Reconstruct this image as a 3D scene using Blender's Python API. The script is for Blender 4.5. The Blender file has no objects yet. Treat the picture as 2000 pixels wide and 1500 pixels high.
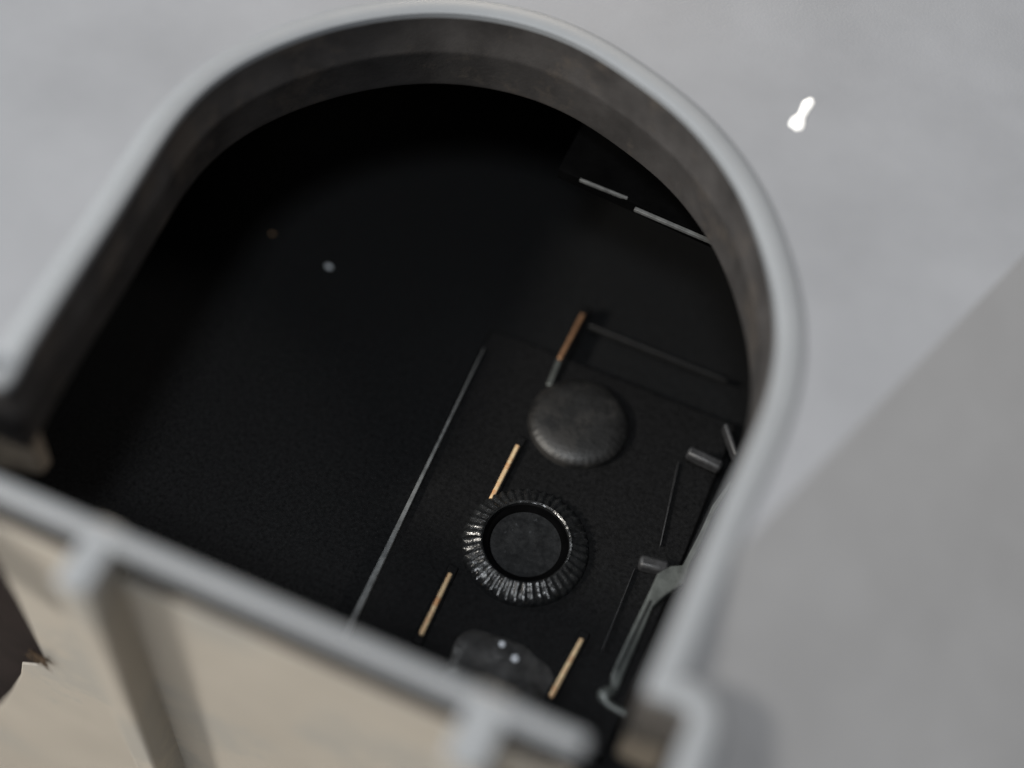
import bpy, bmesh, math, random
from mathutils import Vector, Matrix
random.seed(7)
S = bpy.context.scene
COL = S.collection

# ------------------------------------------------------------------ camera frame
F = 2800.0                      # focal length in pixels of a 2000 px wide frame
D = 0.095                       # camera to rim plane along the axis (m)
ez = Vector((300, 1750, 2800)).normalized()
p0 = Vector((0, 0, -D))
def ray(px, py): return Vector((px-1000.0, 750.0-py, -F)).normalized()
def hit(px, py):
    r = ray(px, py); return r*(ez.dot(p0)/ez.dot(r))
ex = (hit(1107, 1405)-hit(0, 921)).normalized()
ey = ez.cross(ex).normalized()
M = Matrix((ex, ey, ez))        # camera space -> world axes (x along the straight front lip, z out of the opening)
CAM = M @ (-p0)
def wray(px, py): return M @ ray(px, py)
def at(px, py, z=0.0):          # world point seen at a pixel, on the level z
    r = wray(px, py); return CAM + r*((z-CAM.z)/r.z)
def aty(px, py, y):             # the same on an upright plane y
    r = wray(px, py); return CAM + r*((y-CAM.y)/r.y)

# ------------------------------------------------------------------ helpers
def mesh_obj(name, verts, faces, mat, parent=None, smooth=True):
    me = bpy.data.meshes.new(name)
    me.from_pydata([tuple(v) for v in verts], [], faces)
    bm = bmesh.new(); bm.from_mesh(me)
    bmesh.ops.recalc_face_normals(bm, faces=bm.faces)
    bm.to_mesh(me); bm.free()
    o = bpy.data.objects.new(name, me); COL.objects.link(o)
    if mat: me.materials.append(mat)
    if parent: o.parent = parent
    for p in me.polygons: p.use_smooth = smooth
    if smooth:
        try: me.set_sharp_from_angle(angle=math.radians(42))
        except Exception: pass
    return o
def bevel(o, w, seg=3, ang=35):
    m = o.modifiers.new('bevel', 'BEVEL'); m.width = w; m.segments = seg
    m.limit_method = 'ANGLE'; m.angle_limit = math.radians(ang)
    return o
def catmull(pts, n=8, closed=False):
    out = []; N = len(pts)
    for i in range(N if closed else N-1):
        def g(k): return Vector(pts[k % N]) if closed else Vector(pts[min(max(k, 0), N-1)])
        a, b, c, d = g(i-1), g(i), g(i+1), g(i+2)
        for k in range(n):
            t = k/n
            out.append(0.5*((2*b)+(c-a)*t+(2*a-5*b+4*c-d)*t*t+(3*b-a-3*c+d)*t**3))
    if not closed: out.append(Vector(pts[-1]))
    return out
def resample(P, step):
    out = [P[0].copy()]; acc = 0
    for a, b in zip(P, P[1:]):
        L = (b-a).length; t = step-acc
        while t <= L:
            out.append(a+(b-a)*(t/L)); t += step
        acc = (acc+L) % step
    out.append(P[-1].copy()); return out
def normals2(P, side):
    out = []
    for i in range(len(P)):
        t = P[min(i+1, len(P)-1)]-P[max(i-1, 0)]
        out.append(Vector((t.y, -t.x, 0)).normalized()*side)
    return out
def smooth_vecs(V, k):
    for _ in range(k):
        V = [V[0]]+[(V[i-1]+V[i]*2+V[i+1]).normalized() for i in range(1, len(V)-1)]+[V[-1]]
    return V
def sweep(name, P, Nn, prof, mat, parent, closed_prof=True, wob=0.0):
    verts = []; faces = []; K = len(prof)
    for p, n in zip(P, Nn):
        for (o, z) in prof: verts.append((p.x+n.x*o, p.y+n.y*o, z))
    for i in range(len(P)-1):
        for k in range(K if closed_prof else K-1):
            a = i*K+k; b = i*K+(k+1) % K
            faces.append((a, b, b+K, a+K))
    if closed_prof:
        faces.append(tuple(range(K))); faces.append(tuple(range((len(P)-1)*K, len(P)*K)))
    return mesh_obj(name, verts, faces, mat, parent)
def prism(name, poly, z0, z1, mat, parent, bev=0, axis='z', seg=3, smooth=True):
    n = len(poly); v = []
    for lev in (z0, z1):
        for p in poly:
            v.append((p[0], p[1], lev) if axis == 'z' else (p[0], lev, p[1]))
    f = [tuple(range(n)), tuple(range(n, 2*n))]+[(i, (i+1) % n, n+(i+1) % n, n+i) for i in range(n)]
    o = mesh_obj(name, v, f, mat, parent, smooth)
    if bev: bevel(o, bev, seg)
    return o
def lathe(name, prof, c, mat, parent, n=72, teeth=0, zone=(9, 9), depth=0.0):
    v = []; f = []; K = len(prof)
    for i in range(n):
        a = 2*math.pi*i/n
        for k, (r, z) in enumerate(prof):
            rr = r
            if teeth and zone[0] <= k <= zone[1]:
                rr = r - depth*(0.5+0.5*math.cos(a*teeth))*(0.6+0.8*random.random())
            v.append((c.x+rr*math.cos(a), c.y+rr*math.sin(a), c.z+z))
    for i in range(n):
        j = (i+1) % n
        for k in range(K-1): f.append((i*K+k, j*K+k, j*K+k+1, i*K+k+1))
    f.append(tuple(i*K for i in range(n))); f.append(tuple(i*K+K-1 for i in range(n)))
    return mesh_obj(name, v, f, mat, parent)
def tube(name, pts, radii, mat, parent, flat=1.0, n=10):
    P = [Vector(p) for p in pts]; v = []; f = []
    for i, p in enumerate(P):
        t = (P[min(i+1, len(P)-1)]-P[max(i-1, 0)]).normalized()
        s = t.cross(Vector((0, 0, 1))).normalized(); u = s.cross(t)
        for k in range(n):
            a = 2*math.pi*k/n
            v.append(p+(s*math.cos(a)+u*math.sin(a)*flat)*radii[i])
    for i in range(len(P)-1):
        for k in range(n):
            f.append((i*n+k, i*n+(k+1) % n, (i+1)*n+(k+1) % n, (i+1)*n+k))
    f.append(tuple(range(n))); f.append(tuple(range((len(P)-1)*n, len(P)*n)))
    return mesh_obj(name, v, f, mat, parent)
def tag(o, label=None, cat=None, group=None, kind=None):
    if label: o['label'] = label
    if cat: o['category'] = cat
    if group: o['group'] = group
    if kind: o['kind'] = kind
    return o

# ------------------------------------------------------------------ materials
def material(name, col, rough=0.5, metal=0.0, var=0.12, vscale=300, bump=0.00003, bscale=4000,
             coat=0.0, coat_rough=0.04, col2=None, c2scale=180, c2thr=0.62, spec=0.5, rvar=0.1):
    m = bpy.data.materials.new(name); m.use_nodes = True
    nt = m.node_tree; N = nt.nodes; L = nt.links
    b = N['Principled BSDF']
    b.inputs['Roughness'].default_value = rough; b.inputs['Metallic'].default_value = metal
    b.inputs['Specular IOR Level'].default_value = spec
    b.inputs['Coat Weight'].default_value = coat; b.inputs['Coat Roughness'].default_value = coat_rough
    tc = N.new('ShaderNodeTexCoord')
    n1 = N.new('ShaderNodeTexNoise'); n1.inputs['Scale'].default_value = vscale
    n1.inputs['Detail'].default_value = 6; n1.inputs['Roughness'].default_value = 0.62
    L.new(tc.outputs['Object'], n1.inputs['Vector'])
    mx = N.new('ShaderNodeMix'); mx.data_type = 'RGBA'
    mr = N.new('ShaderNodeMapRange'); mr.inputs['From Min'].default_value = 0.3; mr.inputs['From Max'].default_value = 0.7
    L.new(n1.outputs['Fac'], mr.inputs['Value']); L.new(mr.outputs['Result'], mx.inputs['Factor'])
    mx.inputs['A'].default_value = (*[c*(1-var) for c in col], 1)
    mx.inputs['B'].default_value = (*[min(1, c*(1+var)) for c in col], 1)
    out = mx.outputs['Result']
    if col2:
        n3 = N.new('ShaderNodeTexNoise'); n3.inputs['Scale'].default_value = c2scale; n3.inputs['Detail'].default_value = 8
        n3.inputs['Roughness'].default_value = 0.7
        L.new(tc.outputs['Object'], n3.inputs['Vector'])
        r3 = N.new('ShaderNodeMapRange'); r3.inputs['From Min'].default_value = c2thr; r3.inputs['From Max'].default_value = c2thr+0.08
        L.new(n3.outputs['Fac'], r3.inputs['Value'])
        m2 = N.new('ShaderNodeMix'); m2.data_type = 'RGBA'; m2.inputs['B'].default_value = (*col2, 1)
        L.new(r3.outputs['Result'], m2.inputs['Factor']); L.new(out, m2.inputs['A']); out = m2.outputs['Result']
    L.new(out, b.inputs['Base Color'])
    rr = N.new('ShaderNodeMapRange'); rr.inputs['To Min'].default_value = max(0.02, rough-rvar); rr.inputs['To Max'].default_value = min(1, rough+rvar)
    L.new(n1.outputs['Fac'], rr.inputs['Value']); L.new(rr.outputs['Result'], b.inputs['Roughness'])
    if bump:
        n2 = N.new('ShaderNodeTexNoise'); n2.inputs['Scale'].default_value = bscale; n2.inputs['Detail'].default_value = 3
        L.new(tc.outputs['Object'], n2.inputs['Vector'])
        bp = N.new('ShaderNodeBump'); bp.inputs['Distance'].default_value = bump; bp.inputs['Strength'].default_value = 0.6
        L.new(n2.outputs['Fac'], bp.inputs['Height']); L.new(bp.outputs['Normal'], b.inputs['Normal'])
    return m
GREY   = material('grey_plastic', (0.202, 0.213, 0.225), 0.5, var=0.05, vscale=120)
FACE   = material('face_grey_plastic', (0.205, 0.212, 0.227), 0.5, var=0.08, vscale=70, col2=(0.55, 0.55, 0.54), c2scale=330, c2thr=0.715)
SIDE   = material('side_grey_plastic', (0.196, 0.198, 0.203), 0.6, var=0.08, vscale=130)
LINER  = material('liner_plastic', (0.046, 0.043, 0.042), 0.45, var=0.35, vscale=220, col2=(0.066, 0.058, 0.052), c2scale=160, c2thr=0.52)
CREAM  = material('cream_plastic', (0.325, 0.30, 0.265), 0.5, var=0.10, vscale=110, col2=(0.28, 0.27, 0.25), c2scale=75, c2thr=0.50)
BLACK  = material('black_plastic', (0.0045, 0.0045, 0.0047), 0.5, var=0.6, vscale=3000, bump=0.00003, bscale=5000, spec=0.18)
BLACKG = material('black_gloss_plastic', (0.0065, 0.0067, 0.007), 0.42, var=0.6, vscale=3000, bump=0.00002, bscale=5000, spec=0.18, col2=(0.035, 0.038, 0.038), c2scale=900, c2thr=0.735)
TIN    = material('dull_steel', (0.095, 0.102, 0.096), 0.4, metal=0.4, var=0.35, vscale=900, bump=0.00005, bscale=2600)
RAIL   = material('pale_edge', (0.13, 0.135, 0.135), 0.35, var=0.4, vscale=1500)
EDGE   = material('grey_edge', (0.085, 0.087, 0.087), 0.45, var=0.4, vscale=1200)
BRASS  = material('brass', (1.0, 0.64, 0.38), 0.42, metal=0.45, var=0.25, vscale=1800, bump=0.00006, bscale=2500, col2=(0.80, 0.42, 0.20), c2scale=700, c2thr=0.50)
BRASS_DARK = material('dark_brass', (0.40, 0.22, 0.12), 0.45, metal=0.7, var=0.3, vscale=1500, bump=0.00006, bscale=2500)
BOSS   = material('grey_dusty_boss', (0.007, 0.007, 0.007), 0.5, var=0.4, vscale=900, bump=0.00006, bscale=2500, col2=(0.017, 0.016, 0.015), c2scale=230, c2thr=0.46)
KNURL  = material('dusty_black', (0.012, 0.0125, 0.013), 0.22, var=0.5, vscale=1500, bump=0.00012, bscale=2200, col2=(0.035, 0.037, 0.040), c2scale=1600, c2thr=0.62)
RECESS = material('recess_shade', (0.016, 0.012, 0.012), 0.9, var=0.3, bump=0, spec=0.1)  # near-black colour stands in for shade in the groove and behind the notch
BEAD   = material('clear_bead', (0.5, 0.52, 0.55), 0.2, var=0.3, vscale=900)
VOID   = material('matt_black', (0.002, 0.002, 0.0021), 0.9, var=0.4, bump=0, spec=0.0)
DARKEDGE = material('dark_edge', (0.0065, 0.0065, 0.0065), 0.5, var=0.4, vscale=1500)
DIM    = material('dim_plastic', (0.022, 0.022, 0.023), 0.5, var=0.4, vscale=1500)
TAN    = material('lit_tan_wall', (0.24, 0.20, 0.155), 0.6, var=0.35, vscale=300)  # tan lightened to stand in for light falling on the step walls
GLUE   = material('hardened_glue', (0.045, 0.044, 0.043), 0.3, var=0.8, vscale=420, bump=0.0002, bscale=900)
DUST   = material('pale_dust', (0.55, 0.58, 0.60), 0.7)
CRUMB  = material('brown_crumb', (0.35, 0.22, 0.12), 0.8, var=0.4, vscale=2000)
WHITE  = material('glossy_white', (0.9, 0.89, 0.87), 0.3, var=0.02, bump=0)
RUST   = material('brown_dirt', (0.07, 0.045, 0.025), 0.8, var=0.4, vscale=2000)
TABLE  = material('table_cream', (0.45, 0.41, 0.35), 0.6, var=0.06, vscale=20)

# ------------------------------------------------------------------ the housing
root = bpy.data.objects.new('plastic_housing', None); COL.objects.link(root)
root.location = (0, 0, 0); root.empty_display_size = 0.02
tag(root, 'grey plastic housing with an arched opening round a dark socket, straight lip across the front', 'plastic housing')

path_px = [(1225, 1740), (1262, 1640), (1300, 1535), (1328, 1455), (1349, 1398), (1336, 1381), (1300, 1367), (1270, 1357), (1262, 1343), (1272, 1312),
           (1300, 1248), (1345, 1140), (1400, 1005), (1438, 922), (1471, 850), (1507, 760), (1520, 676), (1518, 590), (1492, 484), (1453, 382),
           (1408, 310), (1354, 244), (1300, 196), (1244, 156), (1156, 96), (1060, 54), (980, 34), (900, 23), (820, 22), (747, 30),
           (680, 42), (607, 62), (513, 98), (420, 152), (345, 229), (289, 317), (233, 406), (187, 476), (140, 546), (93, 620), (61, 670),
           (36, 716), (14, 748), (-12, 752), (-70, 728), (-100, 726), (-114, 745), (-150, 815), (-210, 925), (-290, 1070)]
P = resample(catmull([at(x, y) for x, y in path_px], 10), 0.00045)
def near_i(px, py):
    q = at(px, py); return min(range(len(P)), key=lambda i: (P[i]-q).length)
ia, ib = sorted((near_i(1330, 1175), near_i(61, 667)))
for _ in range(45):
    Q = [p.copy() for p in P]
    for i in range(ia, ib+1): P[i] = (Q[i-1]+Q[i]*2+Q[i+1])/4
NN = smooth_vecs(normals2(P, 1), 10)
c0 = at(900, 700)
mid = len(P)//2
if NN[mid].dot(P[mid]-c0) < 0: NN = [-n for n in NN]
# raised rounded rim
prof = [(0.00012, -0.0030), (0.0, -0.00045), (0.00006, -0.00014), (0.00030, 0.0), (0.0009, 0.00002), (0.0014, -0.00006), (0.0019, -0.00025),
        (0.0023, -0.0007), (0.0026, -0.0022), (0.0030, -0.0060), (0.0028, -0.0066), (0.0006, -0.0066), (0.0006, -0.0030)]
rim = sweep('rim', P, NN, prof, GREY, root)
# dark liner of the opening, with a moulded step half way down
lin = [(0.0004, -0.00045), (-0.00002, -0.0006), (0.0, -0.0036), (-0.00012, -0.0040), (-0.00014, -0.0044), (-0.00004, -0.0047), (-0.00008, -0.0076), (0.00002, -0.0080), (0.00030, -0.0081), (0.0012, -0.0081), (0.0012, -0.0010)]
liner = sweep('liner', P, NN, lin, LINER, root)
# black sleeve below the liner down to the tray
xa = min(p.x for p in P); xb = max(p.x for p in P); yt = max(p.y for p in P)
yb_in = at(600, 1192).y
bx0, bx1, by0, by1 = xa-0.012, xb+0.005, yb_in+0.0001, yt+0.030
sv = []; z0, z1 = -0.0315, -0.0075
for z in (z0, z1): sv += [(bx0, by0, z), (bx0, by1, z), (bx1, by1, z), (bx1, by0, z)]
sleeve = mesh_obj('sleeve', sv, [(0, 1, 5, 4), (1, 2, 6, 5), (2, 3, 7, 6)], BLACK, root, smooth=False)
m_ = sleeve.modifiers.new('thick', 'SOLIDIFY'); m_.thickness = 0.0012; m_.offset = 0

# deeper webs where the rim steps outwards at both ends of the lip
for a, b in (((16, 752), (-140, 729)), ((1264, 1350), (1347, 1392))):
    A, B = at(*a, -0.0008), at(*b, -0.0008)
    prism('corner_web', [(A.x, A.y-0.00005), (B.x, B.y-0.00005), (B.x, B.y+0.0012), (A.x, A.y+0.0012)], -0.0130, -0.0008, TAN, root, bev=0.0002)
# flat face round the opening; the far edge of it runs obliquely on the right
ZF = -0.00045
e0, e1 = at(1480, 1043, ZF), at(2000, 505, ZF)
ed = (e1-e0).normalized()
outline = [p+n*0.0013 for p, n in zip(P, NN)]
def dist_edge(p): return (p-e0).x*ed.y-(p-e0).y*ed.x      # >0 on the right of the edge line
hole = [Vector((p.x, p.y, ZF)) for p in outline]
# ring of quads: hole outline -> far outline, clipped at the edge line
far = []
for p, n in zip(hole, NN):
    d = (p-c0); d.z = 0; d.normalize()
    q = p + d*0.16
    far.append(q)
verts = []; faces = []
R = 26
for p, q in zip(hole, far):
    for k in range(R):
        verts.append(p+(q-p)*((k/(R-1))**2))
for i in range(len(hole)-1):
    for k in range(R-1):
        a = i*R+k; faces.append((a, a+1, a+R+1, a+R))
bm = bmesh.new(); bv = [bm.verts.new(v) for v in verts]
for f in faces: bm.faces.new([bv[i] for i in f])
nrm = Vector((ed.y, -ed.x, 0))
bmesh.ops.bisect_plane(bm, geom=bm.verts[:]+bm.edges[:]+bm.faces[:], plane_co=e0, plane_no=nrm, clear_outer=True)
# the part below the front lip on the left is open
bar_y = at(600, 1192).y
bmesh.ops.bisect_plane(bm, geom=bm.verts[:]+bm.edges[:]+bm.faces[:], plane_co=(0, bar_y-0.004, 0), plane_no=(0, -1, 0), clear_outer=True)
bmesh.ops.recalc_face_normals(bm, faces=bm.faces)
if sum(f.normal.z for f in bm.faces) < 0: bmesh.ops.reverse_faces(bm, faces=bm.faces)
me = bpy.data.meshes.new('face_plate'); bm.to_mesh(me); bm.free(); me.materials.append(FACE)
fp = bpy.data.objects.new('face_plate', me); COL.objects.link(fp); fp.parent = root
for p in me.polygons: p.use_smooth = False
sd = fp.modifiers.new('thick', 'SOLIDIFY'); sd.thickness = 0.0016; sd.offset = -1

# sloping side panel that falls away from that edge
down = (nrm*math.cos(math.radians(21)) - Vector((0, 0, 1))*math.sin(math.radians(21)))
verts = []; faces = []
A, B = e0-ed*0.06, e0+ed*0.16
nu, nv = 40, 24
for i in range(nu+1):
    for j in range(nv+1):
        b = A+(B-A)*(i/nu)
        t = (j/nv)**1.6*0.10 - 0.0002
        v = b+down*t + Vector((0, 0, 0.00003))
        verts.append(v)
for i in range(nu):
    for j in range(nv):
        a = i*(nv+1)+j; faces.append((a, a+1, a+nv+2, a+nv+1))
bm = bmesh.new(); bv = [bm.verts.new(v) for v in verts]
for f in faces: bm.faces.new([bv[i] for i in f])
# keep only what lies outside the rim: the panel stops at the rim wall and at the step
bmesh.ops.recalc_face_normals(bm, faces=bm.faces)
if sum(f.normal.z for f in bm.faces) < 0: bmesh.ops.reverse_faces(bm, faces=bm.faces)
# refine and drop faces whose centre is inside the opening
bmesh.ops.subdivide_edges(bm, edges=bm.edges[:], cuts=3, use_grid_fill=True)
inner = [(p.x+n.x*0.0020, p.y+n.y*0.0020) for p, n in zip(P, NN)]
def inside(x, y):
    c = False; n = len(inner); j = n-1
    for i in range(n):
        xi, yi = inner[i]; xj, yj = inner[j]
        if (yi > y) != (yj > y) and x < (xj-xi)*(y-yi)/(yj-yi)+xi: c = not c
        j = i
    return c
kill = [f for f in bm.faces if all(inside(v.co.x, v.co.y) for v in f.verts) or (f.calc_center_median().y < min(p[1] for p in inner)+0.0001 and f.calc_center_median().x < inner[0][0])]
bmesh.ops.delete(bm, geom=kill, context='FACES')
me = bpy.data.meshes.new('side_panel'); bm.to_mesh(me); bm.free(); me.materials.append(SIDE)
sp = bpy.data.objects.new('side_panel', me); COL.objects.link(sp); sp.parent = root
for p in me.polygons: p.use_smooth = False
sd = sp.modifiers.new('thick', 'SOLIDIFY'); sd.thickness = 0.0014; sd.offset = -1

# front wall: lip, groove, cream panel, two ribs that end as lugs in the lip's plane
yb_in = at(600, 1192).y
yb_out = at(600, 1239).y
th = yb_in-yb_out
xl, xr = at(-140, 862).x, at(1156, 1434).x
prism('front_lip', [(xl, yb_out), (xr, yb_out), (xr, yb_in), (xl, yb_in)], -0.0009, 0.0, GREY, root, bev=0.00042, seg=4)
yg = yb_out+0.0013                                   # groove floor
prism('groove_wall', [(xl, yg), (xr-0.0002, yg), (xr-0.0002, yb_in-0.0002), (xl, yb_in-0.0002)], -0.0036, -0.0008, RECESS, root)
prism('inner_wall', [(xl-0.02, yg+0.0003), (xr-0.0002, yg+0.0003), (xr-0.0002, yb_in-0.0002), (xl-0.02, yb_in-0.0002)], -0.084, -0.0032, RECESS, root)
yp = yb_out-0.0001                                   # face of the cream panel
def pz(px, py):
    q = aty(px, py, yp); return (q.x, q.z)
notch = [pz(-40, 1030), pz(0, 1108), pz(30, 1165), pz(60, 1228), pz(88, 1290), pz(72, 1299), pz(42, 1296), pz(40, 1318), pz(22, 1350), pz(0, 1376), pz(-60, 1420), pz(-160, 1440)]
ztop = -0.0040
poly = [(xr-0.0001, ztop), (xr-0.0001, -0.086), (xl-0.02, -0.086), (xl-0.02, notch[-1][1])] + notch[::-1] + [(notch[0][0], ztop)]
prism('front_panel', poly, yp+0.00028, yp, CREAM, root, bev=0.00018, axis='y', seg=2)
for (a, b, c, d) in (((140, 1060), (208, 1084), (168, 1158), (114, 1138)), ((905, 1381), (980, 1424), (945, 1506), (872, 1480))):
    x0 = (at(*a).x+at(*d).x)/2; x1 = (at(*b).x+at(*c).x)/2
    y1 = (at(*c).y+at(*d).y)/2
    prism('rib', [(x0, y1), (x1, y1), (x1, yg+0.0002), (x0, yg+0.0002)], -0.085, -0.00012, CREAM, root, bev=0.0003)
    prism('lug', [(x0-0.0001, y1-0.0001), (x1+0.0001, y1-0.0001), (x1+0.0001, yb_out+0.0003), (x0-0.0001, yb_out+0.0003)], -0.0012, 0.00004, GREY, root, bev=0.00035)

# ------------------------------------------------------------------ black terminal tray at the bottom of the opening
ZT = -0.027
tray = prism('terminal_tray', [(bx0-0.0005, by0), (bx1+0.0005, by0), (bx1+0.0005, by1+0.0005), (bx0-0.0005, by1+0.0005)], ZT-0.004, ZT, BLACKG, root)
def T(px, py, dz=0.0): return at(px, py, ZT+dz)
# terminal block on the right of the ridge
bz = 0.0014
q = [T(958, 640, bz), T(1440, 830, bz), T(1180, 1480, bz), T(655, 1270, bz)]
blk = prism('terminal_block', [(v.x, v.y) for v in q], ZT-0.001, ZT+bz, BLACK, tray, bev=0.0002)
def bar(name, a, b, w, h, z, mat, parent, bev=0.0001):
    A, B = at(*a, z), at(*b, z)
    t = (B-A).normalized(); s = Vector((-t.y, t.x, 0))*(w/2)
    return prism(name, [(A+s)[:2], (B+s)[:2], (B-s)[:2], (A-s)[:2]], z-h, z, mat, parent, bev=bev, seg=2)
ra, rb = at(945, 680, ZT+bz+0.0006), at(672, 1245, ZT+bz+0.0006)
rs = Vector(((ra-rb).y, -(ra-rb).x, 0)).normalized()
prism('rail', [(ra+rs*0.00005)[:2], (rb+rs*0.00027)[:2], (rb-rs*0.00027)[:2], (ra-rs*0.00005)[:2]], ZT, ZT+bz+0.0006, RAIL, tray, bev=0.0001, seg=2)  # taper to the far end stands in for light fading along the rail
zc = ZT+bz+0.0007
for a, b in (((1139, 612), (1072, 752)), ((1012, 868), (948, 996)), ((880, 1118), (822, 1238)), ((1137, 1246), (1076, 1360))):
    A, B = at(*a, zc), at(*b, zc)
    if a[1] < 700:                      # the far contact is darker brown, its near end grey
        bar('contact', a, (1093, 700), 0.00038, 0.0005, zc, BRASS_DARK, tray)
        bar('contact_tip', (1092, 703), b, 0.00050, 0.0005, zc-0.0001, TIN, tray)
    else:
        bar('contact', a, b, 0.00038, 0.0005, zc, BRASS, tray)
    e = 0.17
    def lp(u): return (a[0]+(b[0]-a[0])*u, a[1]+(b[1]-a[1])*u)
    bar('contact_holder', lp(-0.12), lp(1.14), 0.0009, 0.0010, zc-0.0003, BLACK, tray)
# round bosses
def pxr(px, z): return px/F*(CAM-at(1000, 950, z)).length*1.0
R1 = pxr(98, ZT); R2 = pxr(118, ZT)
lathe('boss', [(R1*1.04, -0.001), (R1*1.03, 0.0004), (R1*1.0, 0.0007), (R1*0.86, 0.0010), (R1*0.70, 0.00115), (R1*0.45, 0.0012), (R1*0.15, 0.0012)],
      T(1130, 830, bz), BOSS, tray, n=240, teeth=40, zone=(2, 2), depth=R1*0.012)
lathe('boss', [(R2*1.03, -0.001), (R2*1.02, 0.0003), (R2*1.0, 0.0007), (R2*0.93, 0.00085), (R2*0.84, 0.00105), (R2*0.76, 0.00125), (R2*0.72, 0.0013), (R2*0.69, 0.0012), (R2*0.68, 0.0007)],
      T(1025, 1070, bz), KNURL, tray, n=320, teeth=44, zone=(2, 5), depth=R2*0.05)
lathe('boss_core', [(R2*0.70, -0.0005), (R2*0.69, 0.00085), (R2*0.62, 0.0009), (R2*0.58, 0.0008), (R2*0.42, -0.0002), (R2*0.36, -0.0003), (R2*0.1, -0.0003)],
      T(1025, 1070, bz), VOID, tray, n=96)
# hardened glue in front of the lower boss
gp = [(868, 1290), (884, 1244), (916, 1222), (966, 1232), (1026, 1254), (1074, 1286), (1094, 1340), (1076, 1400), (1040, 1450), (960, 1430), (868, 1380), (850, 1330)]
g = catmull([T(x, y, bz) for x, y in gp], 6, True)
cg = sum(g, Vector())/len(g); v = []; f = []; K = 12
from mathutils import noise
for i, p in enumerate(g):
    for k in range(K):
        t = k/(K-1); w = p+(cg-p)*t
        h = 0.0007*math.sqrt(min(1, t*2.2)) + 0.0004*noise.noise(Vector((w.x, w.y, 3))*330)*min(1, t*3)
        v.append((w.x, w.y, ZT+bz-0.0003+h))
n = len(g)
for i in range(n):
    for k in range(K-2): f.append((i*K+k, ((i+1) % n)*K+k, ((i+1) % n)*K+k+1, i*K+k+1))
f.append(tuple(i*K+K-2 for i in range(n)))
mesh_obj('glue_patch', v, f, GLUE, tray)
for x_, y_, r_ in ((981, 1258, 0.00030), (1006, 1286, 0.00036)):
    bmx = bmesh.new(); bmesh.ops.create_icosphere(bmx, subdivisions=3, radius=r_)
    for w in bmx.verts: w.co.z *= 0.7
    mx_ = bpy.data.meshes.new('glue_bead'); bmx.to_mesh(mx_); bmx.free(); mx_.materials.append(BEAD)
    for p_ in mx_.polygons: p_.use_smooth = True
    ob_ = bpy.data.objects.new('glue_bead', mx_); COL.objects.link(ob_); ob_.parent = tray; ob_.location = T(x_, y_, bz+0.0009)
# black shelf reaching forward from the far wall; its front edge is paler in two stretches
FD = (M.inverted() @ (T(1000, 1050, bz)-CAM)).z*-1
def zfoc(px, py): return (CAM + M @ (Vector((px-1000.0, 750.0-py, -F))*(FD*1.01/F))).z
zf = zfoc(1300, 430)
sa, sb = at(1090, 331, zf), at(1440, 490, zf)
prism('shelf', [(sa.x, sa.y+0.0001), (sb.x, sb.y+0.0001), (sb.x, by1-0.0007), (sa.x, by1-0.0007)], zf-0.0012, zf, VOID, tray, bev=0.0001)
for a, b, w in (((1133, 349), (1226, 386), 0.00022), ((1240, 406), (1420, 483), 0.00032)):
    bar('shelf_edge', a, b, w, 0.0003, zf+0.00012, EDGE, tray, 0.00003)
bar('ledge', (1150, 634), (1420, 742), 0.0002, 0.0006, ZT+bz+0.0002, DARKEDGE, tray, 0.00004)
# spring clip and its stops on the right
zs = ZT+0.004
lv = [(1420, 905), (1402, 965), (1370, 1035), (1330, 1105), (1297, 1140), (1270, 1180), (1245, 1240), (1222, 1300), (1202, 1352)]
rd = [0.00014, 0.00022, 0.00026, 0.00050, 0.00085, 0.00058, 0.00050, 0.00050, 0.00034]
LP = catmull([at(x, y, zs) for x, y in lv], 6)
RR = [rd[min(i//6, 8)]+(rd[min(i//6+1, 8)]-rd[min(i//6, 8)])*((i % 6)/6) for i in range(len(LP))]
clip = [(1427, 939), (1392, 986), (1370, 1034), (1334, 1103), (1310, 1105), (1284, 1120), (1267, 1159), (1236, 1224), (1210, 1281), (1195, 1315), (1195, 1350),
        (1206, 1350), (1217, 1320), (1240, 1268), (1275, 1185), (1297, 1164), (1336, 1138), (1349, 1099), (1370, 1060), (1396, 999), (1432, 945)]
prism('spring_clip', [at(x, y, zs)[:2] for x, y in clip], zs-0.0012, zs, TIN, tray, bev=0.00012)
bar('clip_groove', (1272, 1172), (1206, 1310), 0.0002, 0.0003, zs+0.00004, BLACK, tray, 0.00003)
tube('clip_foot', catmull([at(1200, 1345, zs), at(1182, 1358, zs), at(1188, 1374, zs), at(1222, 1394, zs)], 6), [0.0003+0.0003*math.exp(-((i-6)/4)**2) for i in range(19)], TIN, tray, flat=0.7)
bar('stop', (1345, 876), (1412, 908), 0.0010, 0.0012, zs, DIM, tray, 0.0003)
bar('stop', (1250, 1092), (1308, 1106), 0.0011, 0.0012, zs, DIM, tray, 0.0003)
bar('stop', (1418, 826), (1440, 888), 0.0005, 0.0012, zs, DIM, tray, 0.0002)
bar('seam', (1326, 900), (1290, 1065), 0.00008, 0.0005, zs-0.0022, DIM, tray, 0.00003)
bar('seam', (1240, 1110), (1176, 1270), 0.00008, 0.0005, zs-0.0022, DIM, tray, 0.00003)

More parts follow.
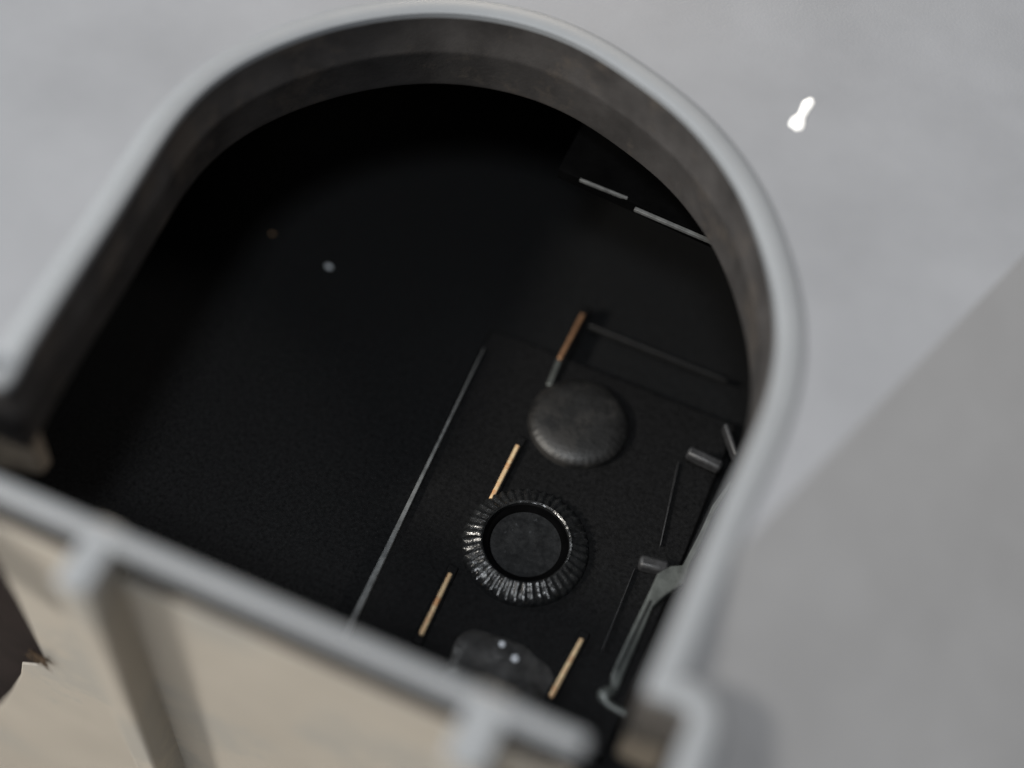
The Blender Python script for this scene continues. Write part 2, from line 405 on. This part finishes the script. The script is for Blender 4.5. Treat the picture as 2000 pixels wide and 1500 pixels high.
# ------------------------------------------------------------------ loose specks
def speck(name, p, r, mat, seed):
    random.seed(seed); bm = bmesh.new(); bmesh.ops.create_icosphere(bm, subdivisions=2, radius=r)
    for w in bm.verts:
        w.co = Vector((w.co.x*1.5, w.co.y, w.co.z*0.5))*(0.7+0.6*random.random())
    me = bpy.data.meshes.new(name); bm.to_mesh(me); bm.free(); me.materials.append(mat)
    o = bpy.data.objects.new(name, me); COL.objects.link(o); o.location = p; return o
tag(speck('dust_speck', T(642, 521, 0.0002), 0.00020, DUST, 3), 'pale bluish speck of dust on the black floor of the socket', 'dust speck')
tag(speck('dirt_crumb', T(532, 456, 0.0002), 0.00014, CRUMB, 4), 'tiny brown crumb of dirt on the black floor, left of the pale speck', 'dirt crumb')
# frayed brown splinter at the notch in the cream panel
random.seed(9); vs = []; fs = []
base = aty(82, 1288, yp-0.0003)
for k in range(26):
    a = Vector((random.uniform(-0.0011, 0.0004), random.uniform(-0.0003, 0.0003), random.uniform(-0.0003, 0.0012)))
    dd = Vector((0.5+random.uniform(-.3, .5), random.uniform(-.2, .2), -0.9+random.uniform(-.4, .5))).normalized()*random.uniform(0.0006, 0.0016)
    s = Vector((0.7, 0.2, 0.5)).normalized()*0.00009; u = Vector((0, 1, 0))*0.00009
    b = base+a; i = len(vs)
    vs += [b+s, b+u, b-s, b-u, b+dd]; fs += [(i, i+1, i+4), (i+1, i+2, i+4), (i+2, i+3, i+4), (i+3, i, i+4), (i, i+1, i+2, i+3)]
tag(mesh_obj('wood_splinter', vs, fs, RUST), 'frayed brown splinter caught at the tip of the notch in the cream panel', 'splinter')

# raised white two-lobed fleck on the face
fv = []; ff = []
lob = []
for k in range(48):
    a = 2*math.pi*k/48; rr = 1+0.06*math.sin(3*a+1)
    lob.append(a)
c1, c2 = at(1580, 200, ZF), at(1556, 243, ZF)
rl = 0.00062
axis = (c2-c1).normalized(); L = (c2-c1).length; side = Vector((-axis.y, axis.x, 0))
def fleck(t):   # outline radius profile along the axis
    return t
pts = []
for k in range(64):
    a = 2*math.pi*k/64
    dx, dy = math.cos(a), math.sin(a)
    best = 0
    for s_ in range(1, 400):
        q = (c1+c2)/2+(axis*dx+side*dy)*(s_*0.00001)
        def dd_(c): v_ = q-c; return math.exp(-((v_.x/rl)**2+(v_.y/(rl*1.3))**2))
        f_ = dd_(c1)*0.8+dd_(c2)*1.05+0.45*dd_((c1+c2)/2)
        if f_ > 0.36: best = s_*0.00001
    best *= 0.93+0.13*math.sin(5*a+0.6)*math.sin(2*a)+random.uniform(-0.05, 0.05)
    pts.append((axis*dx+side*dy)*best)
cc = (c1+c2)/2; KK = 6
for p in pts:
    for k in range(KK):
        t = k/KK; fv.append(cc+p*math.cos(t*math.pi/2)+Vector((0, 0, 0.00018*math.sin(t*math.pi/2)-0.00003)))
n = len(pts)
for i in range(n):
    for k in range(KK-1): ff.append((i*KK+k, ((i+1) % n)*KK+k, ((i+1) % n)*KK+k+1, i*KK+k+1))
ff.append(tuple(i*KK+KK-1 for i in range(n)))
tag(mesh_obj('white_fleck', fv, ff, WHITE), 'bright white two-lobed fleck on the grey face, right of the opening', 'paint fleck')

# table the housing stands on
tb = mesh_obj('tabletop', [(-1, -1, -0.087), (1, -1, -0.087), (1, 1, -0.087), (-1, 1, -0.087)], [(0, 1, 2, 3)], TABLE); tag(tb, kind='structure')

# ------------------------------------------------------------------ light
W = bpy.data.worlds.new('World'); S.world = W; W.use_nodes = True
W.node_tree.nodes['Background'].inputs['Color'].default_value = (0.78, 0.85, 1.0, 1)
W.node_tree.nodes['Background'].inputs['Strength'].default_value = 0.075
def area(name, loc, target, size, power, col, shape='DISK'):
    l = bpy.data.lights.new(name, 'AREA'); l.shape = shape; l.size = size; l.energy = power; l.color = col
    o = bpy.data.objects.new(name, l); COL.objects.link(o); o.location = loc
    o.rotation_euler = (Vector(target)-Vector(loc)).to_track_quat('-Z', 'Y').to_euler()
    return o
area('soft_light', (-0.74, 0.14, 0.42), (0, 0, 0), 0.34, 4.6, (0.93, 0.97, 1.0))
area('key_light', (-0.46, -0.385, 0.46), (0, -0.02, -0.01), 0.085, 7.0, (1.0, 0.95, 0.87))
area('front_light', T(1025, 1070)+Vector((-0.03, -0.40, 0.92)).normalized()*0.5, T(1025, 1070), 0.10, 1.5, (0.92, 0.96, 1.0))
area('fill_light', (0.45, 0.36, 0.50), (-0.02, 0, 0), 0.12, 1.8, (1.0, 0.95, 0.9))
area('warm_lamp', (-0.20, 0.62, 0.26), (0, 0.03, 0), 0.045, 1.6, (1.0, 0.86, 0.70))

# ------------------------------------------------------------------ camera
cam = bpy.data.cameras.new('camera'); co = bpy.data.objects.new('camera', cam); COL.objects.link(co)
co.matrix_world = Matrix.Translation(CAM) @ M.to_4x4()
cam.sensor_width = 36; cam.sensor_fit = 'HORIZONTAL'; cam.lens = F/2000*36
cam.clip_start = 0.002; cam.clip_end = 20
cam.dof.use_dof = True
fz = T(1000, 1050, bz)
cam.dof.focus_distance = (M.inverted() @ (fz-CAM)).z*-1
cam.dof.aperture_fstop = 7.2
S.camera = co
S.view_settings.view_transform = 'Standard'; S.view_settings.look = 'None'
S.view_settings.gamma = 1; S.view_settings.exposure = -0.15
